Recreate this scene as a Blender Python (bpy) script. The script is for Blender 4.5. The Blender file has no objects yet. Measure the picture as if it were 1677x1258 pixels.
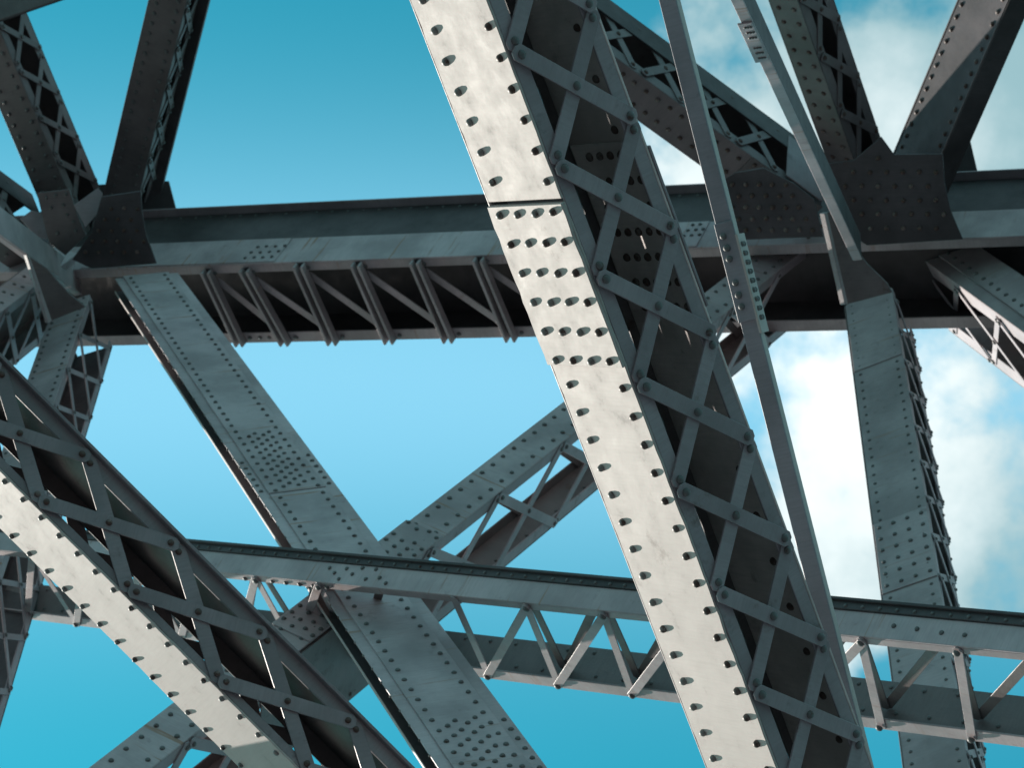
import bpy, bmesh, math, random
from mathutils import Vector, Matrix
random.seed(7)
S = bpy.context.scene
COL = S.collection
# ------------------------------------------------------------------ camera
FPX = 4200.0                       # focal length in photo pixels (photo 1677 x 1258)
EL = math.radians(62)              # the camera looks steeply up
R_ = Vector((1, 0, 0)); F_ = Vector((0, math.cos(EL), math.sin(EL))); U_ = Vector((0, -math.sin(EL), math.cos(EL)))
cam = bpy.data.cameras.new('camera'); camo = bpy.data.objects.new('camera', cam); COL.objects.link(camo)
camo.location = (0, 0, 0); camo.rotation_euler = (math.pi / 2 + EL, 0, 0)
cam.sensor_width = 36; cam.lens = 36 * FPX / 1677; cam.clip_start = 0.5; cam.clip_end = 20000
cam.dof.use_dof = True; cam.dof.focus_distance = 10.4; cam.dof.aperture_fstop = 6.2; cam.dof.aperture_blades = 9
S.camera = camo
# ------------------------------------------------------------------ light
Lc = Vector((.665, -.29, -.69)).normalized()                     # light travel: right, image-down, depth
LD = R_ * Lc.x - U_ * Lc.y + F_ * Lc.z
sun = bpy.data.lights.new('sun', 'SUN'); sun.energy = 3.95; sun.angle = math.radians(.53); sun.color = (1, .93, .84)
suno = bpy.data.objects.new('sun', sun); COL.objects.link(suno); suno.location = (-30, 20, 40)
suno.rotation_euler = (-LD).to_track_quat('Z', 'Y').to_euler()
SUN_EL = math.asin(-LD.z); SUN_AZ = math.atan2(-LD.x, -LD.y)
S.view_settings.view_transform = 'Standard'; S.view_settings.look = 'None'
S.view_settings.gamma = 1; S.view_settings.use_curve_mapping = False
S.view_settings.exposure = 0.82

def NT(nt, kind, loc=None, **kw):
    n = nt.nodes.new(kind)
    for k, v in kw.items(): setattr(n, k, v)
    return n
def mth(nt, op, a, b=None, c=None, clamp=False):
    n = nt.nodes.new('ShaderNodeMath'); n.operation = op; n.use_clamp = clamp
    for i, v in enumerate((a, b, c)):
        if v is None: continue
        if isinstance(v, (int, float)): n.inputs[i].default_value = v
        else: nt.links.new(v, n.inputs[i])
    return n.outputs[0]
def mixc(nt, f, a, b, mode='MIX'):
    n = nt.nodes.new('ShaderNodeMix'); n.data_type = 'RGBA'; n.blend_type = mode
    for i, v in ((0, f), (6, a), (7, b)):
        if isinstance(v, (int, float)): n.inputs[i].default_value = v
        elif isinstance(v, tuple): n.inputs[i].default_value = (*v, 1)
        else: nt.links.new(v, n.inputs[i])
    return n.outputs[2]
def ramp(nt, v, lo, hi):
    n = nt.nodes.new('ShaderNodeMapRange'); n.interpolation_type = 'SMOOTHSTEP'
    nt.links.new(v, n.inputs[0]); n.inputs[1].default_value = lo; n.inputs[2].default_value = hi
    return n.outputs[0]

w = bpy.data.worlds.new('World'); S.world = w; w.use_nodes = True
nt = w.node_tree; nt.nodes.clear()
out = nt.nodes.new('ShaderNodeOutputWorld'); bg = nt.nodes.new('ShaderNodeBackground')
sky = nt.nodes.new('ShaderNodeTexSky'); sky.sky_type = 'NISHITA'; sky.sun_disc = False
sky.sun_elevation = SUN_EL; sky.sun_rotation = SUN_AZ; sky.air_density = 1.0; sky.dust_density = .2; sky.ozone_density = 1.5
tc = nt.nodes.new('ShaderNodeTexCoord'); D = tc.outputs['Generated']
def dot(v):
    n = nt.nodes.new('ShaderNodeVectorMath'); n.operation = 'DOT_PRODUCT'; nt.links.new(D, n.inputs[0]); n.inputs[1].default_value = v
    return n.outputs['Value']
dr, du = dot(R_), dot(U_)
# teal clear sky, a broad veil of paler blue across the middle of the view
clear = mixc(nt, 1.0, sky.outputs[0], (.14, 1.35, 1.08), 'MULTIPLY')
vv = mth(nt, 'DIVIDE', mth(nt, 'ADD', du, -.004), .086)
band = mth(nt, 'EXPONENT', mth(nt, 'MULTIPLY', mth(nt, 'MULTIPLY', vv, vv), -1.0))
band = mth(nt, 'MULTIPLY', band, .62)
base = mixc(nt, band, clear, (2.4, 5.05, 6.7))
# cumulus drifting over the right side
nz = nt.nodes.new('ShaderNodeTexNoise'); nz.inputs['Scale'].default_value = 13; nz.inputs['Detail'].default_value = 9; nz.inputs['Roughness'].default_value = .56
mp = nt.nodes.new('ShaderNodeMapping'); mp.inputs['Location'].default_value = (12.46, 14.84, 15.9); nt.links.new(D, mp.inputs[0]); nt.links.new(mp.outputs[0], nz.inputs['Vector'])
side = ramp(nt, dr, .0, .085)
far = mth(nt, 'ADD', ramp(nt, mth(nt, 'ABSOLUTE', dr), .24, .5), ramp(nt, mth(nt, 'ABSOLUTE', du), .24, .5), clamp=True)   # unseen cloud added outside the view for neutral fill light
side = mth(nt, 'MULTIPLY', side, mth(nt, 'SUBTRACT', 1.0, mth(nt, 'MULTIPLY', ramp(nt, mth(nt, 'MULTIPLY', du, -1.0), .085, .125), .55)))
side = mth(nt, 'MAXIMUM', side, mth(nt, 'MULTIPLY', far, .97))
cv = mth(nt, 'ADD', nz.outputs['Fac'], mth(nt, 'MULTIPLY', mth(nt, 'SUBTRACT', side, 1.0), .55))
cm = ramp(nt, cv, .35, .54)
cloudcol = mixc(nt, ramp(nt, mth(nt, 'ADD', mth(nt, 'MULTIPLY', nz.outputs['Fac'], .8), mth(nt, 'SUBTRACT', mth(nt, 'MULTIPLY', band, .55), mth(nt, 'MULTIPLY', ramp(nt, dr, .13, .21), .2))), .34, .80), (1.9, 3.1, 3.4), (5.9, 6.4, 6.4))
col = mixc(nt, cm, base, cloudcol)
nt.links.new(col, bg.inputs[0]); bg.inputs[1].default_value = .1
nt.links.new(bg.outputs[0], out.inputs[0])

# ------------------------------------------------------------------ materials
def paint(name, base=(.42, .42, .41), rust=.5, bump=.35, streak=0.0, rough=.5, var=.14, grain=1.0, brushf=.30):
    m = bpy.data.materials.new(name); m.use_nodes = True; nt = m.node_tree
    p = nt.nodes['Principled BSDF']
    tc = nt.nodes.new('ShaderNodeTexCoord'); oi = nt.nodes.new('ShaderNodeObjectInfo')
    off = nt.nodes.new('ShaderNodeVectorMath'); off.operation = 'ADD'
    nt.links.new(tc.outputs['Object'], off.inputs[0])
    cb = nt.nodes.new('ShaderNodeCombineXYZ')
    for i in range(3): nt.links.new(mth(nt, 'MULTIPLY', oi.outputs['Random'], 31.0 + 17 * i), cb.inputs[i])
    nt.links.new(cb.outputs[0], off.inputs[1]); V = off.outputs[0]
    def noise(scale, detail=4, ro=.55, vec=V, sc=None):
        n = nt.nodes.new('ShaderNodeTexNoise'); n.inputs['Scale'].default_value = scale
        n.inputs['Detail'].default_value = detail; n.inputs['Roughness'].default_value = ro
        if sc:
            mp = nt.nodes.new('ShaderNodeMapping'); mp.inputs['Scale'].default_value = sc
            nt.links.new(vec, mp.inputs[0]); nt.links.new(mp.outputs[0], n.inputs['Vector'])
        else: nt.links.new(vec, n.inputs['Vector'])
        return n.outputs['Fac']
    big = noise(1.7, 5, .6); fine = noise(55, 3, .6); mid = noise(9, 5, .65)
    brush = noise(6, 4, .6, sc=(14, 1.2, 1.2))
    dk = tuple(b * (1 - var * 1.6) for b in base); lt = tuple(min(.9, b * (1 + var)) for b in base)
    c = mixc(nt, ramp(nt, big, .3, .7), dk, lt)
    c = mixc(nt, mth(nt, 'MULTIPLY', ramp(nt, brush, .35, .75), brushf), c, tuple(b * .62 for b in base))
    # grime freckles
    c = mixc(nt, mth(nt, 'MULTIPLY', ramp(nt, mid, .60, .74), .45), c, tuple(b * .42 for b in base))
    # rust blooms
    rm = ramp(nt, noise(4.3, 7, .72, sc=(1, 1, 1)), .66 - .075 * rust, .74)
    c = mixc(nt, mth(nt, 'MULTIPLY', rm, .75 * min(1, rust)), c, (.095, .045, .032))
    if streak:
        st = noise(2.2, 3, .6, sc=(9, .55, .8))
        c = mixc(nt, mth(nt, 'MULTIPLY', ramp(nt, st, .61, .72), streak), c, (.30, .15, .085))
    nt.links.new(c, p.inputs['Base Color'])
    ro = mth(nt, 'ADD', mth(nt, 'MULTIPLY', mid, .3), rough - .15, clamp=True); nt.links.new(ro, p.inputs['Roughness']); p.inputs['Specular IOR Level'].default_value = .3
    b1 = nt.nodes.new('ShaderNodeBump'); b1.inputs['Strength'].default_value = bump; b1.inputs['Distance'].default_value = .004 * grain
    h = mth(nt, 'ADD', mth(nt, 'MULTIPLY', fine, .6), mth(nt, 'ADD', mid, mth(nt, 'MULTIPLY', big, 1.2)))
    nt.links.new(h, b1.inputs['Height']); nt.links.new(b1.outputs[0], p.inputs['Normal'])
    return m
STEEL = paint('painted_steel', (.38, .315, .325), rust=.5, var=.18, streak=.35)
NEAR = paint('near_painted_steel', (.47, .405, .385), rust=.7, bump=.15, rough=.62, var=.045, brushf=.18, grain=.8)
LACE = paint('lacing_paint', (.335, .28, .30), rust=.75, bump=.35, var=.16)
STREAK = paint('streaked_steel', (.44, .365, .38), rust=.5, streak=.75, var=.18)
SHADE = paint('shade_dark_steel', (.07, .06, .063), rust=.4, bump=.5, var=.25)  # dark colour with shade put in, for unlit and recessed faces
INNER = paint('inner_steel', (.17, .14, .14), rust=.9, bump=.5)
WEBIN = paint('inner_web_steel', (.72, .60, .58), rust=.8, bump=.5, var=.2)  # paler than the outer paint, standing in for bounced light inside the chord
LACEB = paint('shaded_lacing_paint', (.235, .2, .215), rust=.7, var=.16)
DLACE = paint('deck_shade_lacing', (.19, .16, .165), rust=.5)  # lacing colour darkened to stand for the shade under the deck
DEEPSHADE = paint('deep_shade_steel', (.085, .074, .08), rust=.5, var=.25)  # deep deck shadow around the joints, put into the colour
TIE = paint('tie_bar_paint', (.25, .235, .265), rust=.4)
BROWN = paint('deck_shade_steel', (.15, .13, .132), rust=.6, bump=.3, var=.2)  # upper steel darkened in colour to carry the deck's shade
def rivet_mat(name, base, rusty):
    m = bpy.data.materials.new(name); m.use_nodes = True; nt = m.node_tree; p = nt.nodes['Principled BSDF']
    oi = nt.nodes.new('ShaderNodeObjectInfo'); tc = nt.nodes.new('ShaderNodeTexCoord')
    n = nt.nodes.new('ShaderNodeTexNoise'); n.inputs['Scale'].default_value = 60; n.noise_dimensions = '4D'
    nt.links.new(tc.outputs['Object'], n.inputs['Vector']); nt.links.new(mth(nt, 'MULTIPLY', oi.outputs['Random'], 40), n.inputs['W'])
    f = mth(nt, 'ADD', n.outputs['Fac'], mth(nt, 'MULTIPLY', mth(nt, 'SUBTRACT', oi.outputs['Random'], .5), .5))
    c = mixc(nt, ramp(nt, f, .78 - rusty, .95 - rusty), base, (.075, .04, .032)); nt.links.new(c, p.inputs['Base Color']); p.inputs['Roughness'].default_value = .55
    return m
RIV = rivet_mat('rivet_paint', (.22, .20, .19), .22)
RIVR = rivet_mat('rusty_rivet_paint', (.15, .11, .10), .5)
RIVD = rivet_mat('dark_rivet_paint', (.12, .115, .115), .1)

# ------------------------------------------------------------------ mesh helpers
def ray(px, py): return F_ + R_ * ((px - 838.5) / FPX) - U_ * ((py - 629) / FPX)
def W(px, py, d): return ray(px, py) * d
def newobj(name, me, parent=None):
    o = bpy.data.objects.new(name, me); COL.objects.link(o)
    if parent: o.parent = parent
    return o
def tag(o, label, cat, group=None, kind=None):
    if label: o['label'] = label
    if cat: o['category'] = cat
    if group: o['group'] = group
    if kind: o['kind'] = kind
    return o
class G:
    """collects boxes and prisms in a local frame (z is flipped by sg)"""
    def __init__(s, sg=1): s.v = []; s.f = []; s.sg = sg
    def box(s, x0, x1, y0, y1, z0, z1):
        return s.prism([(x0, y0), (x1, y0), (x1, y1), (x0, y1)], z0, z1)
    def prism(s, poly, z0, z1):
        n = len(s.v); k = len(poly)
        for z in (z0, z1):
            for x, y in poly: s.v.append((x, y, z * s.sg))
        s.f.append(tuple(range(n, n + k))); s.f.append(tuple(range(n + 2 * k - 1, n + k - 1, -1)))
        for i in range(k): s.f.append((n + i, n + k + i, n + k + (i + 1) % k, n + (i + 1) % k))
        return s
    def mesh(s, name, m, bevel=0):
        me = bpy.data.meshes.new(name); bm = bmesh.new()
        vs = [bm.verts.new(v) for v in s.v]
        for f in s.f: bm.faces.new([vs[i] for i in f])
        bmesh.ops.recalc_face_normals(bm, faces=bm.faces)
        if bevel: bmesh.ops.bevel(bm, geom=list(bm.edges), offset=bevel, segments=1, affect='EDGES', clamp_overlap=True)
        bm.to_mesh(me); bm.free(); me.materials.append(m); return me
    def build(s, name, m, parent, bevel=.0025, label=None):
        o = newobj(name, s.mesh(name, m, bevel), parent)
        if label: o['label'] = label
        return o
def rivet_mesh(r, h, m, seg=12):
    bm = bmesh.new(); rings = []
    for k, (rr, hh) in enumerate(((1.0, -.15), (1.0, .18), (.86, .62), (.5, .93))):
        rings.append([bm.verts.new((r * rr * math.cos(2 * math.pi * i / seg), r * rr * math.sin(2 * math.pi * i / seg), h * hh)) for i in range(seg)])
    top = bm.verts.new((0, 0, h))
    for a, b in zip(rings, rings[1:]):
        for i in range(seg): bm.faces.new((a[i], a[(i + 1) % seg], b[(i + 1) % seg], b[i]))
    for i in range(seg): bm.faces.new((rings[-1][i], rings[-1][(i + 1) % seg], top))
    for f in bm.faces: f.smooth = True
    me = bpy.data.meshes.new('rivet'); bm.to_mesh(me); bm.free(); me.materials.append(m); return me
RM = {}
def rmesh(r, m):
    k = (round(r, 4), m.name)
    if k not in RM: RM[k] = rivet_mesh(r, r * (1.12 if m in (RIV, RIVR) and r < .0172 else .85), m, 12 if r > .0165 or m in (RIVR,) else 8)
    return RM[k]
BM = {}
def bar_mesh(L, wd, t, m, round_end=True):
    k = (round(L, 3), round(wd, 3), round(t, 4), m.name)
    if k not in BM:
        g = G(); h = wd / 2; ch = h * .55
        g.prism([(-L / 2 + ch, -h), (L / 2 - ch, -h), (L / 2, -h + ch), (L / 2, h - ch), (L / 2 - ch, h), (-L / 2 + ch, h), (-L / 2, h - ch), (-L / 2, -h + ch)], 0, t)
        BM[k] = g.mesh('lacing_bar', m, .0015)
    return BM[k]

class Fr:
    """straight member: shared edge from B0 to B1 (photo point + distance), one face reaching the edge
    seen through photo point A, the other, at right angles, the edge seen through C"""
    def __init__(s, name, B0, B1, A, Cp, tau, label, cat, ext=(0, 0), group=None):
        P0, P1 = W(*B0), W(*B1); a = (P1 - P0).normalized(); M = (P0 + P1) / 2
        v = M.normalized(); u1 = a.cross(v).normalized(); u2 = (v - a * v.dot(a)).normalized()
        nA, nC = ray(*A).cross(a), ray(*Cp).cross(a)
        c = None
        for sgn in (1, -1):
            al = -M.dot(nA) / (u1.dot(nA) + tau * sgn * u2.dot(nA))
            if al * sgn > 0 and (c is None or abs(al) < abs(c[0])): c = (al, u1 * al + u2 * tau * abs(al))
        c = c[1]; s.wc = c.length; ch = c.normalized(); z = a.cross(ch)
        we = -M.dot(nC) / (z.dot(nC)); s.sg = 1 if we > 0 else -1; s.we = abs(we)
        s.O = P0 - a * ext[0]; s.L = (P1 - P0).length + ext[0] + ext[1]
        s.a, s.c, s.e, s.z = a, ch, z * s.sg, z
        s.root = bpy.data.objects.new(name, None); COL.objects.link(s.root)
        s.root.empty_display_size = .2
        m = Matrix((a, ch, z)).transposed().to_4x4(); m.translation = s.O; s.root.matrix_world = m
        tag(s.root, label, cat, group)
        print('%-18s wc %.3f we %.3f L %.2f e.depth %.2f  nc.L %.2f ne.L %.2f' % (name, s.wc, s.we, s.L, s.e.dot(F_), -s.e.dot(LD), -s.c.dot(LD)))
    def _hit(s, px, py, n, off):
        r = ray(px, py); t = (s.O.dot(n) + off) / r.dot(n); q = r * t - s.O
        return q
    def onc(s, px, py, z=0): q = s._hit(px, py, s.e, z); return q.dot(s.a), q.dot(s.c)
    def one(s, px, py, y=0): q = s._hit(px, py, s.c, y); return q.dot(s.a), q.dot(s.e)
    def g(s): return G(s.sg)
    def plate(s, name, m, *b, bevel=.0025, label=None): return s.g().box(*b).build(name, m, s.root, bevel, label)
    def wavy(s, name, m, x0, x1, y0, y1, z0, z1, amp=.0016):
        n = max(4, int((x1 - x0) / .045)); xs = [x0 + (x1 - x0) * i / n for i in range(n + 1)]; j = lambda: random.gauss(0, amp)
        return s.g().prism([(x, y0 + j()) for x in xs] + [(x, y1 + j()) for x in reversed(xs)], z0, z1).build(name, m, s.root, .0025)
    def rc(s, par, x, y, z=0, r=.016, m=None):           # rivet on the first face (outward -e)
        m = m or RIV
        o = newobj('rivet', rmesh(r, m), par)
        Zr = Vector((0, 0, -s.sg)); o.matrix_basis = Matrix.Translation((x, y, z * s.sg)) @ Zr.to_track_quat('Z', 'Y').to_matrix().to_4x4() @ Matrix.Rotation(random.random() * 6, 4, 'Z') @ Matrix.Diagonal((random.uniform(.93, 1.06), random.uniform(.93, 1.06), random.uniform(.85, 1.1), 1)); return o
    def re(s, par, x, z, y=0, r=.016, m=None):           # rivet on the second face (outward -c)
        m = m or RIV
        o = newobj('rivet', rmesh(r, m), par)
        Zr = Vector((0, -1, 0)); o.matrix_basis = Matrix.Translation((x, y, z * s.sg)) @ Zr.to_track_quat('Z', 'Y').to_matrix().to_4x4() @ Matrix.Rotation(random.random() * 6, 4, 'Z') @ Matrix.Diagonal((random.uniform(.93, 1.06), random.uniform(.93, 1.06), random.uniform(.85, 1.1), 1)); return o
    def bar(s, x0, z0, x1, z1, wd, t, y, m, over=.03, name='lacing_bar'):   # flat bar lying on the plane y (outer side towards -c)
        d = Vector((x1 - x0, 0, (z1 - z0) * s.sg)); L = d.length + 2 * over; X = d.normalized(); Z = Vector((0, -1, 0)); Y = Z.cross(X)
        o = newobj(name, bar_mesh(L, wd, t, m), s.root)
        mm = Matrix((X, Y, Z)).transposed().to_4x4(); mm = mm @ Matrix.Rotation(random.uniform(-.008, .008), 4, 'Z') @ Matrix.Rotation(random.uniform(-.004, .004), 4, 'Y'); mm.translation = ((x0 + x1) / 2 + random.uniform(-.004, .004), y, (z0 + z1) / 2 * s.sg); o.matrix_basis = mm; return o
    def rows(s, par, ys, x0, x1, p, z=0, r=.015, m=None, stag=0, jit=.002):
        for k, y in enumerate(ys):
            x = x0 + (stag if k % 2 else 0)
            while x < x1: s.rc(par, x + random.uniform(-jit, jit), y + random.uniform(-jit, jit), z, r, m); x += p
    def lacing(s, par, xs, p, zl, zr, wd, t, gap, m, y=0, r=.016, rm=None, riv=True, x0=-1, x1=1e9, under=.001, cross=True):
        """X panels of length p starting at each x in xs"""
        for x in xs:
            if x + p < x0 or x > x1: continue
            a0, a1 = x + gap / 2, x + p - gap / 2
            s.bar(a0, zl, a1, zr, wd, t, y - t - under, m, over=wd * .55)
            if cross: s.bar(a0, zr, a1, zl, wd, t, y - under * .5, m, over=wd * .55)
            if riv:
                yy = y - t - under - t
                for xx, zz, q in ((a0, zl, yy), (a1, zr, yy), ((a0 + a1) / 2, (zl + zr) / 2, yy), (a0, zr, y - t), (a1, zl, y - t)):
                    if not cross and q == y - t: continue
                    s.re(par, xx, zz, q, r, rm)
def frange(a, b, p):
    o = []
    while a < b: o.append(a); a += p
    return o

def laced_box(f, leg, t=.012, m=STEEL, lm=LACE, inner=INNER, back='cover', web2=True, backslit=0.0):
    """common skeleton: near web, far web, four flange angles, back face"""
    L, wc, we = f.L, f.wc, f.we
    web = (f.wavy if m is NEAR else f.plate)('web_plate', m, 0, L, 0, wc, 0, t)
    a1 = f.plate('flange_angle', lm, 0, L, .0005, t, t + .0005, leg)
    a2 = f.plate('flange_angle', lm, 0, L, .0005, t, we - leg, we - t - .0005)
    w2 = f.plate('web_plate', inner, 0, L, 0, wc, we - t, we) if web2 else None
    f.plate('flange_angle', inner, 0, L, wc - t, wc - .0005, t + .0005, leg)
    f.plate('flange_angle', inner, 0, L, wc - t, wc - .0005, we - leg, we - t - .0005)
    if back == 'cover': f.plate('cover_plate', inner, 0, L, wc - .0002, wc + t, backslit, we - backslit)
    return web, a1, a2, w2

# ================================================================== SETTING
gm = bpy.data.materials.new('water_mat'); gm.use_nodes = True
def water_nodes(nt):
    p = nt.nodes['Principled BSDF']; n = nt.nodes.new('ShaderNodeTexNoise'); n.inputs['Scale'].default_value = .6; n.inputs['Detail'].default_value = 6
    tc = nt.nodes.new('ShaderNodeTexCoord'); nt.links.new(tc.outputs['Object'], n.inputs['Vector'])
    b = nt.nodes.new('ShaderNodeBump'); b.inputs['Strength'].default_value = .6; b.inputs['Distance'].default_value = .3
    nt.links.new(n.outputs['Fac'], b.inputs['Height']); nt.links.new(b.outputs[0], p.inputs['Normal'])
    p.inputs['Base Color'].default_value = (.06, .075, .085, 1); p.inputs['Roughness'].default_value = .25
water_nodes(gm.node_tree)
g = G(); g.v = [(-6000, -6000, -22), (6000, -6000, -22), (6000, 6000, -22), (-6000, 6000, -22)]; g.f = [(0, 1, 2, 3)]
go = newobj('water', g.mesh('water', gm)); tag(go, 'dark river water far below the bridge', None, None, 'structure')

# ================================================================== FAR MEMBERS
def joint_plate(name, m, parent, pts, depth, nrm, th, riv=(), r=.017, rm=None, label=None):
    """polygon seen through photo points, lying in one plane, with real thickness"""
    O = W(*pts[0], depth); n = nrm.normalized()
    X = (U_ - n * U_.dot(n)).normalized(); Y = n.cross(X)
    def loc(px, py):
        rr = ray(px, py); q = rr * (O.dot(n) / rr.dot(n)) - O; return q.dot(X), q.dot(Y)
    me = G().prism([loc(*p) for p in pts], 0, th).mesh(name, m, .003)
    o = newobj(name, me, parent); mm = Matrix((X, Y, n)).transposed().to_4x4(); mm.translation = O; o.matrix_basis = parent.matrix_world.inverted() @ mm
    if label: o['label'] = label
    for p in riv:
        x, y = loc(*p); q = newobj('rivet', rmesh(r, rm or RIVD), o)
        q.matrix_basis = Matrix.Translation((x, y, 0)) @ Matrix.Rotation(math.pi, 4, 'X')
    return o
def grid(poly, step, shrink=.86):
    cx = sum(p[0] for p in poly) / len(poly); cy = sum(p[1] for p in poly) / len(poly)
    q = [(cx + (x - cx) * shrink, cy + (y - cy) * shrink) for x, y in poly]
    def inside(x, y):
        k = False
        for (x0, y0), (x1, y1) in zip(q, q[1:] + q[:1]):
            if (y0 > y) != (y1 > y) and x < (x1 - x0) * (y - y0) / (y1 - y0) + x0: k = not k
        return k
    o = []; y = min(p[1] for p in q); row = 0
    while y < max(p[1] for p in q):
        x = min(p[0] for p in q) + (row % 2) * step / 2
        while x < max(p[0] for p in q):
            if inside(x, y): o.append((x + random.uniform(-.6, .6), y + random.uniform(-.6, .6)))
            x += step
        y += step * .85; row += 1
    return o
def empty_at(name, loc, label, cat, group=None):
    o = bpy.data.objects.new(name, None); COL.objects.link(o); o.matrix_world = Matrix.Translation(loc); o.empty_display_size = .2
    return tag(o, label, cat, group)

# ---- horizontal cross beam behind everything (M5)
f = Fr('cross_beam', (0, 446, 23.6), (1677, 386, 19.6), (824, 376), (878, 552), 1.67,
       'deep horizontal cross beam with shade-darkened web and slanting twin-bar posts', 'beam', (3, 3))
L, wc, we = f.L, f.wc, f.we
w1 = f.plate('flange_plate', STREAK, 0, L, 0, wc, 0, .014)
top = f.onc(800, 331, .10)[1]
f.plate('web_plate', SHADE, 0, L, wc - .06, top, .10, .115)
f.plate('flange_angle', SHADE, 0, L, wc - .016, wc - .002, .0145, .10)
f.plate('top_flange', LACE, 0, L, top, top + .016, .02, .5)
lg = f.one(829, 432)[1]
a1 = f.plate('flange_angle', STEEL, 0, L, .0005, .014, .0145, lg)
f.plate('web_plate', SHADE, 0, L, .04, .052, lg - .02, lg)
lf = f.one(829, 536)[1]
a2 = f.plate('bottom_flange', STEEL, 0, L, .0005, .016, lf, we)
w2 = f.plate('web_plate', SHADE, 0, L, .0165, wc + .05, we - .03, we - .016)
f.plate('soffit_plate', SHADE, 0, L, wc, wc + .02, .12, we)
x_a = f.one(340, 437)[0]
posts = [((340, 440), (398, 561)), ((403, 438), (472, 560)), ((492, 430), (549, 559)), ((586, 428), (642, 557)), ((682, 424), (739, 555)), ((785, 420), (841, 553)), ((890, 417), (945, 551)), ((1000, 413), (1052, 549))]
pp = []
for p, q in posts:
    x0, z0 = f.one(*p); x1, z1 = f.one(*q); pp.append((x0, z0, x1, z1))
    for dx in (-.035, .035):
        f.bar(x0 + dx, z0, x1 + dx, z1, .026, .075, -.004, STEEL, over=.0, name='post')
    f.bar(x0, z0, x1, z1, .09, .008, .002, SHADE, over=0, name='post_web')
    for xx, zz in ((x0 - .06, z0 + .05), (x0 + .06, z0 + .05), (x1 + .09, z1 - .05)): f.re(a2, xx, zz, -.001, .02, RIVD)
for (a, b), (c, d) in zip(zip(pp, pp), zip(pp[1:], pp[1:])):
    f.bar(a[0] + .07, a[1] + .16, c[2] - .10, c[3] - .17, .07, .01, .02, STEEL, over=.06, name='diagonal_bar')
for px in (409, 426, 441, 456, 471, 486):
    x, z = f.one(px, 553); f.re(a2, x, z, 0, .018, RIVD)
for px, py in ((402, 424), (417, 423), (431, 423), (446, 422), (412, 415), (427, 415), (442, 414), (457, 413), (423, 406), (437, 405), (452, 405), (467, 404), (1120, 388), (1133, 387), (1146, 386), (1127, 379), (1140, 378), (1152, 377), (1135, 370), (1147, 369)):
    x, y = f.onc(px, py); f.rc(w1, x, y, 0, .017, RIVD)
x, _ = f.onc(462, 412); f.plate('splice_plate', STREAK, f.onc(140, 430)[0], x, .01, wc - .008, -.009, -.0005)
x0, _ = f.onc(1128, 380); f.plate('splice_plate', STREAK, f.onc(1095, 385)[0], f.onc(1158, 372)[0], .01, wc - .008, -.009, -.0005)
for o in list(w1.children): o.location.z -= .009 * f.sg
for x in frange(.2, L, .17):
    f.rc(w2, x, top - .06, .10, .014, RIVD) if False else None
wb = [o for o in f.root.children if o.name.startswith('web_plate')][0]
xs0, xs1 = f.onc(285, 345, .1)[0], f.onc(1200, 320, .1)[0]
for k, x in enumerate(frange(xs0, xs1, .16)):
    f.rc(wb, x, top - .05, .10, .016, RIVD); f.rc(wb, x + .08, wc + .05, .10, .016, RIVD)

# ---- generic far laced member
def far_member(name, B0, B1, A, Cp, tau, label, ext=(0, 0), leg=.09, pitch=None, at=None, cat='brace', group=None, mat=STEEL, lmat=LACE, inner=INNER,
               back='cover', rowin=.05, rp=.14, wd=.055, r=.015, rm=RIVD, zin=None, rext=(0, 0), rivets=True, gap=.03, stag=0, backlace=False, rpx=None):
    f = Fr(name, B0, B1, A, Cp, tau, label, cat, ext, group)
    web, a1, a2, w2 = laced_box(f, leg, .012, mat, lmat, inner, back)
    zi = zin or leg * .5
    if pitch:
        (p0, p1), n = pitch; xa = f.one(*p0)[0]; xb = f.one(*p1)[0]; p = abs(xb - xa) / n
        st = min(xa, xb) - p / 2 - math.floor((min(xa, xb) - p / 2) / p) * p
        xs = frange(st, f.L - p * .98, p)
        f.lacing(a1, xs, p, zi, f.we - zi, wd, .009, gap, lmat, 0, r, rm)
        if backlace:
            for x in xs: f.bar(x + gap, zi, x + p - gap, f.we - zi, wd, .009, f.wc - .02, inner, over=.02); 
    if rpx: rp = abs(f.onc(*rpx[1])[0] - f.onc(*rpx[0])[0]) / rpx[2]
    if rivets: f.rows(web, (rowin, f.wc - rowin), .05 + rext[0], f.L - rext[1], rp, 0, r, rm, stag)
    f.web, f.a1, f.a2, f.w2 = web, a1, a2, w2
    return f

# ---- M6 long diagonal from the left joint to bottom centre
f = Fr('diagonal_brace', (197, 469, 22.0), (718, 1258, 13.7), (540, 780), (366, 752), .55,
       'wide plated diagonal brace running from the left joint down to the bottom centre', 'brace', (.25, 2.2))
L, wc, we = f.L, f.wc, f.we
yl = f.onc(451, 826)[1]; yr = f.onc(526, 789)[1]
print('M6 yl yr', yl, yr, wc)
fl = f.plate('flange_angle', STREAK, 0, L, 0, yl + .05, 0, .012); fr = f.plate('flange_angle', STREAK, 0, L, yr - .05, wc, .0005, .0125)
xs = f.onc(492, 806)[0]
w1 = f.plate('cover_plate', STREAK, 0, xs - .010, yl, yr, -.016, -.0005); w1b = f.plate('cover_plate', STREAK, xs + .006, L, yl, yr, -.014, -.0005)
xs0 = f.onc(455, 735)[0]
f.plate('web_plate', SHADE, 0, L, .0, wc, we - .012, we); f.plate('lit_edge_strip', NEAR, 0, L, -.008, -.0005, we - .022, we)  # pale strip added to give the far web a bright sunlit edge
f.plate('web_plate', INNER, 0, L, wc - .012, wc - .0005, .013, we - .0125)
rr = .0165
pitch = .135
x = .10
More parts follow.
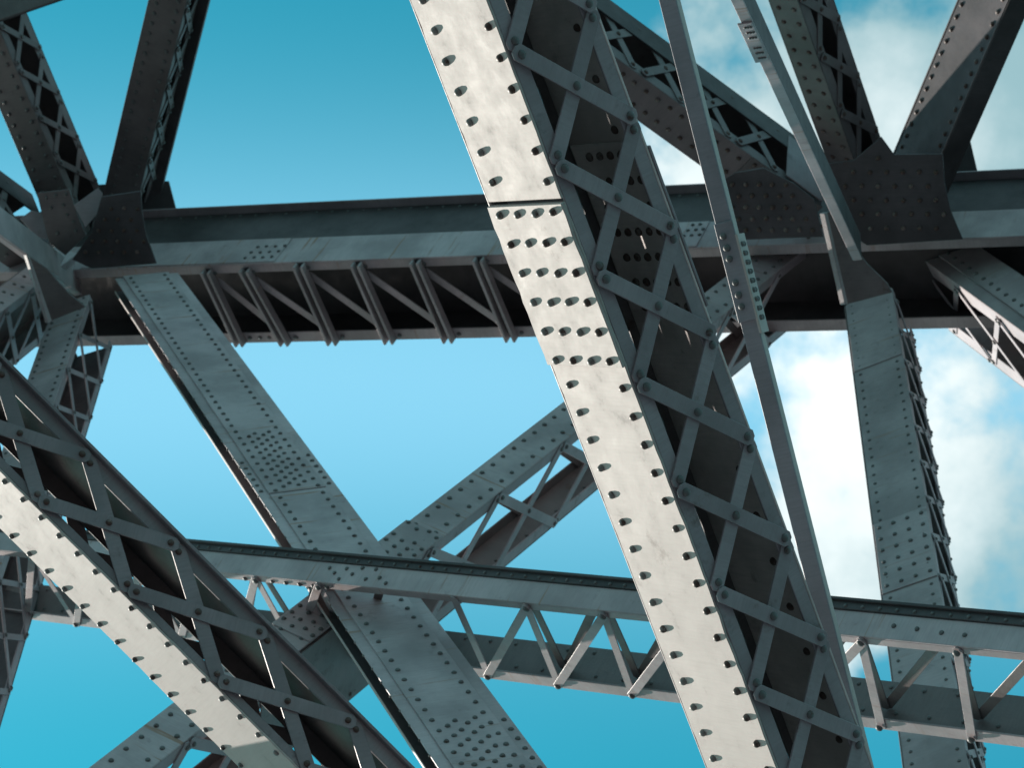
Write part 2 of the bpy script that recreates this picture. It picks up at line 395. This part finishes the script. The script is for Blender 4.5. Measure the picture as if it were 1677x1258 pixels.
while x < L - .02:
    base_ = w1 if x < xs else w1b; zz = -.0165 if x < xs else -.0145
    f.rc(base_, x, yl + .05, zz, rr, RIVD); f.rc(base_, x, yr - .05, zz, rr, RIVD)
    x += pitch
for i in range(10):
    xx = xs - .09 - i * .115
    for j in range(4): f.rc(w1, xx - (j % 2) * .05, yl + (yr - yl) * (.30 + .4 * j / 3), -.0165, rr, RIVD)
    if i < 6: f.rc(fl, xx, yl * .45, 0, rr, RIVD); f.rc(fr, xx, (yr + wc) / 2, 0, rr, RIVD)
xs2 = f.onc(760, 1190)[0]
for i in range(12):
    xx = xs2 + i * .12
    for j in range(4): f.rc(w1b, xx - (j % 2) * .05, yl + (yr - yl) * (.28 + .44 * j / 3), -.0145, rr, RIVD)
    f.rc(fr, xx, (yr + wc) / 2, 0, rr, RIVD)
for x in frange(1.2, L, .19): f.re(fl, x, .006, 0, .008, RIV)

# ---- M7 counter diagonal (bottom left to the right joint)
f = far_member('diagonal_brace', (160, 1328, 14.3), (1290, 431, 20.6), (617, 894), (824, 932), .75,
               'riveted diagonal brace with open lattice rising from bottom left to the right joint', (.35, .5), leg=.10,
               pitch=(((756, 912), (864, 825)), 1), mat=STREAK, back=None, rowin=.06, r=.017, wd=.07, backlace=True, gap=.05, rpx=((747, 773), (865, 681), 7))
f.plate('batten_plate', INNER, f.one(425, 1120)[0], f.one(622, 975)[0], -.022, -.012, .01, f.we)
xa, xb = f.onc(480, 1040)[0], f.onc(690, 865)[0]
sp = f.plate('splice_plate', STREAK, xa, xb, -.008, f.wc + .012, -.014, -.0005)
n = 17
for i in range(n):
    xx = xa + .05 + (xb - xa - .1) * i / (n - 1)
    for j, yy in enumerate((.05, .33, .62, .93)):
        if i % 4 != 3: f.rc(sp, xx + (.03 if j % 2 else 0), f.wc * yy, -.0145, .016, RIVD)
w2 = f.w2
for x in frange(.3, f.L, .4): f.rc(w2, x, .08, f.we - .0125, .016, RIVD)

# ---- M8 lower strut with zigzag lacing
f = Fr('lower_strut', (40, 905, 17.6), (1650, 1067, 12.4), (880, 953), (960, 1133), .65,
       'long lower strut with rivet-studded dark top edge and zigzag lacing below', 'strut', (1.3, 2))
L, wc, we = f.L, f.wc, f.we
top = f.onc(720, 925)[1]
print('M8', wc, top, we)
w1 = f.plate('web_plate', STREAK, 0, L, 0, wc, 0, .012)
tb = f.plate('top_angle', SHADE, 0, L, wc + .0005, top, -.012, .03)
f.plate('top_flange', SHADE, 0, L, top - .012, top + .006, -.03, .12)
leg = .07
a1 = f.plate('flange_angle', STEEL, 0, L, .0005, .012, .0125, leg)
lf = f.one(960, 1121)[1]; hw = .30
a2 = f.plate('flange_angle', STEEL, 0, L, .0005, .012, lf - .02, we)
w2 = f.plate('web_plate', INNER, 0, L, .0125, hw, we - .013, we - .001)
for x in frange(.05, L, .105): f.rc(tb, x, wc + (top - wc) * .35, -.0125, .011, RIVD)
for x in frange(.7, L, 2.3): f.plate('clamp', SHADE, x, x + .09, top + .003, top + .012, -.02, .04)
for x in frange(.06, L, .21):
    f.rc(w2, x, hw - .04, we - .0135, .013, RIVD); f.rc(w2, x + .1, .10, we - .0135, .013, RIVD)
lo = [(137, 1027), (806, 1110), (920, 1123), (1040, 1138), (1438, 1186)]; up = [(857, 984), (983, 998)]
xl1, xl2 = f.one(806, 1113)[0], f.one(1040, 1140)[0]; p = (xl2 - xl1) / 2
xu = (f.one(857, 985)[0] - xl1) ; zl, zr = .035, we - .045
n0 = int(xl1 / p) + 1; xq2 = f.one(1425, 1185)[0]; xq0, xq1 = f.one(525, 1000)[0], f.one(765, 1020)[0]
for i in range(-n0, 30):
    x = xl1 + i * p
    if x < .2 or x + p > L: continue
    if xq0 < x + p * .5 < xq1:
        if i == -1: f.bar(x + xu, zl, x + p, zr, .052, .008, -.0005, STEEL, over=.03)
        continue
    if x < xq2: f.bar(x, zr, x + xu, zl, .052, .008, -.010, STEEL, over=.03)
    f.bar(x + xu, zl, x + p, zr, .052, .008, -.0005, STEEL, over=.03)
    f.bar(x + xu * .9, .03, x + p * .95, we - .03, .055, .008, wc - .03, INNER, over=.0); f.bar(x + p * .95, we - .03, x + p + xu * .9, .03, .055, .008, wc - .02, INNER, over=.0)
    f.re(a2, x, zr, -.018, .02, RIVD); f.re(a1, x + xu, zl, -.018, .02, RIVD)
for px, py in ((540, 931), (568, 932), (594, 931), (616, 933), (548, 939), (577, 941), (599, 949), (622, 947), (632, 956), (555, 949), (1464, 1026), (1502, 1031), (1542, 1037), (1580, 1041)):
    x, y = f.onc(px, py); f.rc(w1, x, min(max(y, .02), wc - .02), 0, .014, RIVD)
for x in [f.one(400 + 22 * i, 946 + 1.9 * i)[0] for i in range(7)]: f.re(a1, x, .045, -.001, .016, RIVD)

# ---- M12 upper diagonal into the right joint
f = far_member('upper_diagonal', (940, 44, 19.5), (1330, 328, 20.2), (1146, 268), (1170, 137), .5,
               'sloping upper diagonal behind the slender tie bars, dark top flange over crossed lacing', (3, .1), leg=.13,
               pitch=(((1086, 130), (1239, 245)), 2), lmat=DLACE, mat=DLACE, rowin=.08, r=.02, wd=.075, rm=RIVR, gap=.12, rpx=((1027, 113), (1104, 169), 4))
# dark outer flange on the far edge
f.plate('top_flange', SHADE, 0, f.L, -.03, -.0125, f.we - .20, f.we + .05); f.plate('top_flange', SHADE, 0, f.L, -.012, .10, f.we + .0005, f.we + .05)
f.plate('batten_plate', LACE, f.one(1285, 268)[0], f.L - .02, -.035, -.022, .03, f.we - .02)
xa = f.onc(1205, 283)[0]
sp = f.plate('splice_plate', BROWN, xa, f.L, -.01, f.wc + .06, -.014, -.0005)
for i in range(6):
    for j in range(4): f.rc(sp, xa + .06 + i * .14 + (j % 2) * .07, f.wc * (.12 + .26 * j), -.0145, .019, RIVR)

# ---- M3 and M4: members rising from the left joint
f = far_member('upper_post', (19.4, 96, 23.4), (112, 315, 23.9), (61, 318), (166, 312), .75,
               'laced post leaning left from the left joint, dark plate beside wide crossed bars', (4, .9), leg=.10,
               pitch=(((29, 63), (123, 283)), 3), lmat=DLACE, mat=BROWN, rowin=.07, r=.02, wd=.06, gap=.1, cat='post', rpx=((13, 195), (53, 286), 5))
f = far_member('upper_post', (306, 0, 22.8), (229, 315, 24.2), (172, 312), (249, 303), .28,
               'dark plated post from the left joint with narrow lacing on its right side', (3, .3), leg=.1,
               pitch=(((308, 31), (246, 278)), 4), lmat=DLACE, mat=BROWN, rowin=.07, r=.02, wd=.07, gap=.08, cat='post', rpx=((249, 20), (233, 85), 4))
f.plate('side_flange', SHADE, 0, f.L, -.10, .02, f.we + .001, f.we + .05)

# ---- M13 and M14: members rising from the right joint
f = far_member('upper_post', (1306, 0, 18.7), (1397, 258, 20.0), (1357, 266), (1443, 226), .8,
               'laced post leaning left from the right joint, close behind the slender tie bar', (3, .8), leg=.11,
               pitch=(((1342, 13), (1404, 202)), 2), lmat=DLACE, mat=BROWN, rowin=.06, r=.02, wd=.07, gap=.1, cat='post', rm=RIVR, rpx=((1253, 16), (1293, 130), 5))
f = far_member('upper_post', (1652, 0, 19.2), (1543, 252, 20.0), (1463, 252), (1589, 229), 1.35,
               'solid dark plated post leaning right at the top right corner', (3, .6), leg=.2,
               lmat=DLACE, mat=DEEPSHADE, rowin=.07, r=.02, cat='post', rm=RIVR, rpx=((1543, 83), (1509, 159), 4))
f.plate('side_plate', SHADE, 0, f.L, -.013, -.0005, .0, f.we)

# ---- M16 left hanging post
f = far_member('lower_post', (137, 512, 22.2), (-62, 1118, 16.8), (46, 618), (163, 641), .8,
               'laced post hanging from the left joint behind the foreground chord, pale plate and lattice side', (.4, .6), leg=.07,
               pitch=(((156, 562), (117, 673)), 2), mat=STREAK, inner=DEEPSHADE, rowin=.05, r=.015, wd=.045, cat='post', gap=.04, back=None, rpx=((80, 540), (68, 570), 3))
# ---- M9 right hanging post
f = far_member('lower_post', (1462, 477, 19.6), (1586, 1258, 15.0), (1443, 960), (1565, 960), .25,
               'pale plated post hanging from the right joint, two rivet rows and lacing seen edge-on', (.05, 1.4), leg=.06,
               pitch=(((1490, 560), (1520, 690)), 2), mat=STEEL, rowin=.05, r=.0125, wd=.05, cat='post', gap=.03, rpx=((1409, 624), (1413, 650), 2))
xa, xb = f.onc(1430, 862)[0], f.onc(1495, 958)[0]
sp = f.plate('splice_plate', STEEL, xa, xb, .002, f.wc - .002, -.010, -.0005)
for i in range(6):
    for j in range(4): f.rc(sp, xa + .06 + i * (xb - xa - .1) / 5.2, f.wc * (.11 + .26 * j), -.0105, .016, RIVD)
f.plate('seam_plate', STEEL, 0, f.onc(1440, 595)[0], .003, f.wc - .003, -.008, -.0005)
for x in frange(.1, f.L, .17): f.re(f.a2, x, f.we - .03, -.003, .011, RIV)

# ---- M15 diagonal leaving the right joint
f = far_member('diagonal_brace', (1509, 423, 20.6), (1677, 545, 18.8), (1677, 455), (1600, 577), .45,
               'diagonal brace leaving the right joint towards the right edge, sunlit open lacing under it', (.3, 2), leg=.16,
               pitch=(((1553, 483), (1609, 512)), 1), mat=STEEL, rp=.3, rowin=.05, r=.02, wd=.06, rivets=False, back='cover', gap=.06)
y1 = f.onc(1600, 465)[1]
cp = f.plate('cover_plate', STEEL, 0, f.L, y1, f.wc, -.016, -.0005)
f.rows(cp, (y1 + .06,), .1, f.L, .14, -.0165, .018, RIVD)
# ---- M19 laced brace at far left below the left joint, M17 above it
f = far_member('diagonal_brace', (-60, 558, 20.5), (150, 397, 23.5), (20, 455), (55, 572), .75,
               'laced brace at the left edge just below the left joint, mostly in shadow', (1.5, -.4), leg=.1,
               pitch=(((20, 540), (60, 510)), 1), mat=STREAK, rp=.25, rowin=.07, r=.018, wd=.07, back='cover')
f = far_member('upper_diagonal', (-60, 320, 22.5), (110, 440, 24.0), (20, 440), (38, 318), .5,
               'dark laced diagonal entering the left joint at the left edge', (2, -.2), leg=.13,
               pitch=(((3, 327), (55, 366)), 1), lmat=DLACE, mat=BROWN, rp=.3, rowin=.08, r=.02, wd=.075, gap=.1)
f.plate('top_flange', SHADE, 0, f.L, -.03, -.0125, f.we - .22, f.we + .06); f.plate('top_flange', SHADE, 0, f.L, -.012, .10, f.we + .0005, f.we + .06)
# ---- M18 corner beam
f = Fr('corner_beam', (-60, 52, 22), (240, -52, 22), (40, -20), (40, 22), .7, 'small piece of dark beam crossing the top left corner', 'beam', (1, 1))
f.plate('web_plate', BROWN, 0, f.L, 0, f.wc, 0, .02); f.plate('bottom_flange', SHADE, 0, f.L, .0005, .02, .0205, f.we)

# ---- joints
nrm = (F_ + U_ * .35 + R_ * .25).normalized()
j = empty_at('truss_joint', W(180, 400, 23), 'dark riveted gusset joint on the left end of the cross beam', 'joint')
joint_plate('back_plate', SHADE, j, [(72, 344), (105, 305), (276, 296), (292, 357), (293, 432), (60, 462), (-60, 455), (-60, 400)], 24.6, F_ * 1.0, .05)
joint_plate('gusset_plate', DEEPSHADE, j, [(166, 322), (230, 313), (232, 345), (239, 385), (256, 432), (150, 440), (118, 425), (150, 380)], 22.3, nrm, .02, grid([(166, 322), (230, 313), (232, 345), (239, 385), (256, 432), (150, 440), (118, 425), (150, 380)], 21, .84), .019, RIVR)
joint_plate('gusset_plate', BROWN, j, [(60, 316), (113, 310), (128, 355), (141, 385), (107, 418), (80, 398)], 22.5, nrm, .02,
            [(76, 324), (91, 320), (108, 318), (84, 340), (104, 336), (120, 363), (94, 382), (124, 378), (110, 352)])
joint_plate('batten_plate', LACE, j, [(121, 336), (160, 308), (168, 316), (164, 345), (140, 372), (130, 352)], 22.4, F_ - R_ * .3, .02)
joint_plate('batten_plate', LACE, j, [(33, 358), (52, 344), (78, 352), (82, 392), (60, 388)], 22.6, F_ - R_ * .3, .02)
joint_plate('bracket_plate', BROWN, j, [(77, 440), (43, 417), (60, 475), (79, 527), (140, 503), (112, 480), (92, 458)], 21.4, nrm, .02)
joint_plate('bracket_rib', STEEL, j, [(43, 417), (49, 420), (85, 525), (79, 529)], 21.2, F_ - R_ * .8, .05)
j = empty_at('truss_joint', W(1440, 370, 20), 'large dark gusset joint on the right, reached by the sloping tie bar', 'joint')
joint_plate('back_plate', SHADE, j, [(1330, 270), (1470, 262), (1589, 229), (1603, 289), (1740, 285), (1740, 352), (1600, 420), (1340, 428)], 21.2, F_ * 1.0, .05)
joint_plate('gusset_plate', DEEPSHADE, j, [(1355, 268), (1398, 262), (1443, 224), (1464, 253), (1544, 252), (1547, 300), (1557, 345), (1577, 392), (1420, 402), (1386, 380)], 19.4, nrm, .02, grid([(1355, 268), (1398, 262), (1443, 224), (1464, 253), (1544, 252), (1547, 300), (1557, 345), (1577, 392), (1420, 402), (1386, 380)], 27), .019, RIVR)
joint_plate('gusset_plate', DEEPSHADE, j, [(1176, 300), (1203, 283), (1250, 275), (1300, 300), (1333, 326), (1348, 388), (1215, 393), (1190, 345)], 19.2, nrm, .02, grid([(1176, 300), (1203, 283), (1250, 275), (1300, 300), (1333, 326), (1348, 388), (1215, 393), (1190, 345)], 22, .84), .019, RIVR)
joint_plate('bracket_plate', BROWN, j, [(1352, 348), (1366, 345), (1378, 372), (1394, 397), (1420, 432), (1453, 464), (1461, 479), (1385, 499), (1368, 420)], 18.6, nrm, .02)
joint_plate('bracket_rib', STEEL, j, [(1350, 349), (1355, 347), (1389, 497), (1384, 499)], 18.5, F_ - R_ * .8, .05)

# ================================================================== SLENDER TIE BARS
f = Fr('tie_bar', (1107, 0, 11.9), (1349, 960, 11.9), (1230, 600), (1266, 600), .35,
       'slender square tie bar beside the big foreground chord, bolted sleeve midway', 'tie bar', (1.2, 1.4))
b = f.plate('bar', TIE, 0, f.L, 0, f.wc, 0, .012); f.plate('bar_side', NEAR, 0, f.L, .0003, .012, .0125, f.we)  # side plate painted paler to stand for cloud light falling on it
f.plate('bar_side', LACE, 0, f.L, f.wc - .012, f.wc - .0003, .0125, f.we); f.plate('bar', LACE, 0, f.L, .0125, f.wc - .0125, f.we - .012, f.we)
x0, x1 = f.onc(1190, 362)[0], f.onc(1235, 523)[0]
s1 = f.plate('sleeve_plate', TIE, x0, x1, -.006, f.wc + .004, -.012, -.0005); s2 = f.plate('sleeve_plate', NEAR, x0 + .07, x1 + .07, -.014, -.0005, -.0120, f.we + .03)
for px, py in ((1186, 387), (1192, 406), (1196, 424), (1206, 463), (1211, 483), (1216, 502)):
    x, y = f.onc(px, py); f.rc(s1, x, y, -.0125, .017, RIVD)
for i in range(9):
    for z in (.02, f.we * .75): f.re(s2, x0 + .12 + i * (x1 - x0 - .1) / 8.5, z, -.0145, .013, RIVD)
f = Fr('tie_bar', (1217, 0, 14.2), (1381, 358, 17.6), (1312, 246), (1357, 266), .35,
       'slender sloping tie bar reaching the right joint, small splice sleeve near its top', 'tie bar', (1.5, .9))
b = f.plate('bar', STREAK, 0, f.L, 0, f.wc, 0, .012); f.plate('bar_side', SHADE, 0, f.L, .0003, .012, .0125, f.we); f.plate('bar', SHADE, 0, f.L, .0125, f.wc, f.we + .0005, f.we + .012)
x0, x1 = f.onc(1215, 36)[0], f.onc(1242, 99)[0]
s1 = f.plate('sleeve_plate', STREAK, x0, x1, .004, f.wc + .022, -.012, -.0005)
for i in (0, 1, 2, 4, 5, 6):
    for yy in (.3, .55, .8): f.rc(s1, x0 + .05 + i * (x1 - x0 - .1) / 6.2, f.wc * yy, -.0125, .010, RIVD)
f = Fr('tie_bar', (0, 383, 20.5), (115, 468, 23.0), (60, 384), (30, 418), 1.0,
       'thick round-edged tie bar at the left edge running into the left joint', 'tie bar', (2, .5))
f.plate('bar', STREAK, 0, f.L, 0, f.wc, 0, .02, bevel=.006); f.plate('bar_side', STEEL, 0, f.L, .0003, .02, .0205, f.we); f.plate('bar', SHADE, 0, f.L, f.wc - .02, f.wc - .001, .0205, f.we)

# ================================================================== NEAR CHORDS
# ---- M2 lower left chord
f = Fr('laced_chord', (0, 772, 12.6), (480, 1253, 12.6), (172, 1038), (375, 960), 2.3,
       'foreground laced chord at the lower left with a sunlit riveted plate', 'chord', (2.2, 1.2))
L, wc, we = f.L, f.wc, f.we; t = .012
web = f.wavy('web_plate', NEAR, 0, L, 0, wc, 0, t); w2 = f.plate('web_plate', SHADE, 0, L, 0, wc, we - t, we)
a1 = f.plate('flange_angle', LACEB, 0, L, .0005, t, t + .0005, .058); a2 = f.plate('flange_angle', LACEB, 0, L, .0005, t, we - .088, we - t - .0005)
f.plate('flange_angle', SHADE, 0, L, wc - t, wc - .0005, t + .0005, .035); f.plate('flange_angle', SHADE, 0, L, wc - t, wc - .0005, we - .105, we - t - .0005)  # last leg widened to keep sun off the far web
ra, rb = f.onc(49, 907), f.onc(163, 1024); p = (rb[0] - ra[0]) / 4
for x in frange(ra[0] % p, L, p): f.rc(web, x, ra[1], 0, .0155, RIV)
ra, rb = f.onc(127, 907), f.onc(215, 997); p = (rb[0] - ra[0]) / 3
for x in frange(ra[0] % p, L, p): f.rc(web, x, ra[1], 0, .0155, RIV)
xa, za = f.one(173, 862); xb, _ = f.one(462, 1158); p = (xb - xa) / 2
zr_ = f.one(275, 889)[1]; zl_ = .05
st = (xa - p / 2) % p
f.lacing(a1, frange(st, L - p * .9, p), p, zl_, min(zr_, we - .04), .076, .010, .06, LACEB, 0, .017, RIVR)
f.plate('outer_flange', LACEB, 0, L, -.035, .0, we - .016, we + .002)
# far side: wide battens with gaps that let the sky through
for i in range(int(L / p) + 1):
    x = st - p + i * p
    if x < 0 or x + p > L: continue
    f.bar(x + .06, .05, x + p - .06, we - .05, .085, .010, wc + .011, SHADE, over=.02); f.bar(x + .06, we - .05, x + p - .06, .05, .085, .010, wc + .022, SHADE, over=.02)
# ---- M1 main chord
f = Fr('laced_chord', (797, 0, 9.3), (1271, 1258, 10.2), (927, 660), (1214, 660), 1.48,
       'big foreground laced chord from top centre to bottom right, sunlit riveted plate', 'chord', (1.3, 1.3))
L, wc, we = f.L, f.wc, f.we
leg = .075; t = .012
xg = f.onc(860, 334)[0]; xe = f.onc(960, 598)[0]
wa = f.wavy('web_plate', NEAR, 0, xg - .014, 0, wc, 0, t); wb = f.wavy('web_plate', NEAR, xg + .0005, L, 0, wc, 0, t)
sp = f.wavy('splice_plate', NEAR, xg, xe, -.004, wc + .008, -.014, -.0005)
a1 = f.plate('flange_angle', LACE, 0, L, .0005, t, t + .0005, leg)
a2 = f.plate('flange_angle', LACE, 0, L, .0005, t, we - leg, we - t - .0005)
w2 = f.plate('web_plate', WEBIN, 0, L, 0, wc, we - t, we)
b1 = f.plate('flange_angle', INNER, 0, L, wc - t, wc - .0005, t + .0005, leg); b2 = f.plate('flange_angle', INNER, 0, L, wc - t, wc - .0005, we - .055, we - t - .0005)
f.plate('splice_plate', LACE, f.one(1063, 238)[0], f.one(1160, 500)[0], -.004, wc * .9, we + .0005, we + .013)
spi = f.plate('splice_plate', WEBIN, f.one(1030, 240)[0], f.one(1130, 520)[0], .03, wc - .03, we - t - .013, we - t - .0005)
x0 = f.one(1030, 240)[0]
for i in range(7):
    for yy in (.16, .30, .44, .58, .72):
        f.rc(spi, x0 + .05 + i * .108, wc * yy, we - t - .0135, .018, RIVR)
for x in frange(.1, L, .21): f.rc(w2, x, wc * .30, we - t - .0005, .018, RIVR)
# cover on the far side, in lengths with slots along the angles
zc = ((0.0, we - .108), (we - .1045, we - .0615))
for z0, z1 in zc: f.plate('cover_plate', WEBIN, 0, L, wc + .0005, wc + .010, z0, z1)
for zm in (we - .105, we - .058):
    x = random.uniform(0, .1)
    while x < L - .1:
        q = min(L, x + random.uniform(.22, .6)); f.plate('cover_tab', INNER, x, q, wc + .0105, wc + .016, zm - .018, zm + .018); x = q + random.uniform(.04, .14)
for seq, par in ((((712, 50), (808, 298), 5), wa), (((800, 43), (897, 297), 5), wa), (((931, 630), (1171, 1243), 14), wb), (((1020, 636), (1142, 956), 7), wb)):
    (p0, p1, n) = seq; A0, A1 = f.onc(*p0), f.onc(*p1); p = (A1[0] - A0[0]) / n; ym = (A0[1] + A1[1]) / 2
    k0 = -6 if par is wa else 0
    for k in range(k0, n + (1 if par is wa else 16)):
        x = A0[0] + k * p
        if 0 < x < L: f.rc(par, x, ym + random.uniform(-.002, .002), 0, .0165, RIVR if (p0[0] in (800, 1020)) else RIV)
ya = f.onc(823, 347)[1]; yb = f.onc(912, 347)[1]; xa = f.onc(866, 347)[0]; xb = f.onc(955, 588)[0]
for i in range(6):
    for jx in range(4):
        f.rc(sp, xa + (xb - xa) * i / 5 + random.uniform(-.003, .003), ya + (yb - ya) * jx / 3, -.0145, .0165, RIVR if jx == 3 else RIV)
xl0 = f.one(847, 77); xl6 = f.one(1237, 1129); p = (xl6[0] - xl0[0]) / 6; zl = (xl0[1] + xl6[1]) / 2
xr0 = f.one(1021, 175); xr6 = f.one(1397, 1203); zr = (xr0[1] + xr6[1]) / 2
print('M1 p', p, zl, zr, we, xl0[0], xr0[0], (xr6[0] - xr0[0]) / 6)
st = (xl0[0] % p)
f.lacing(a1, frange(st - p, L, p), p, zl, zr, .066, .010, .055, LACE, 0, .0175, RIVD)
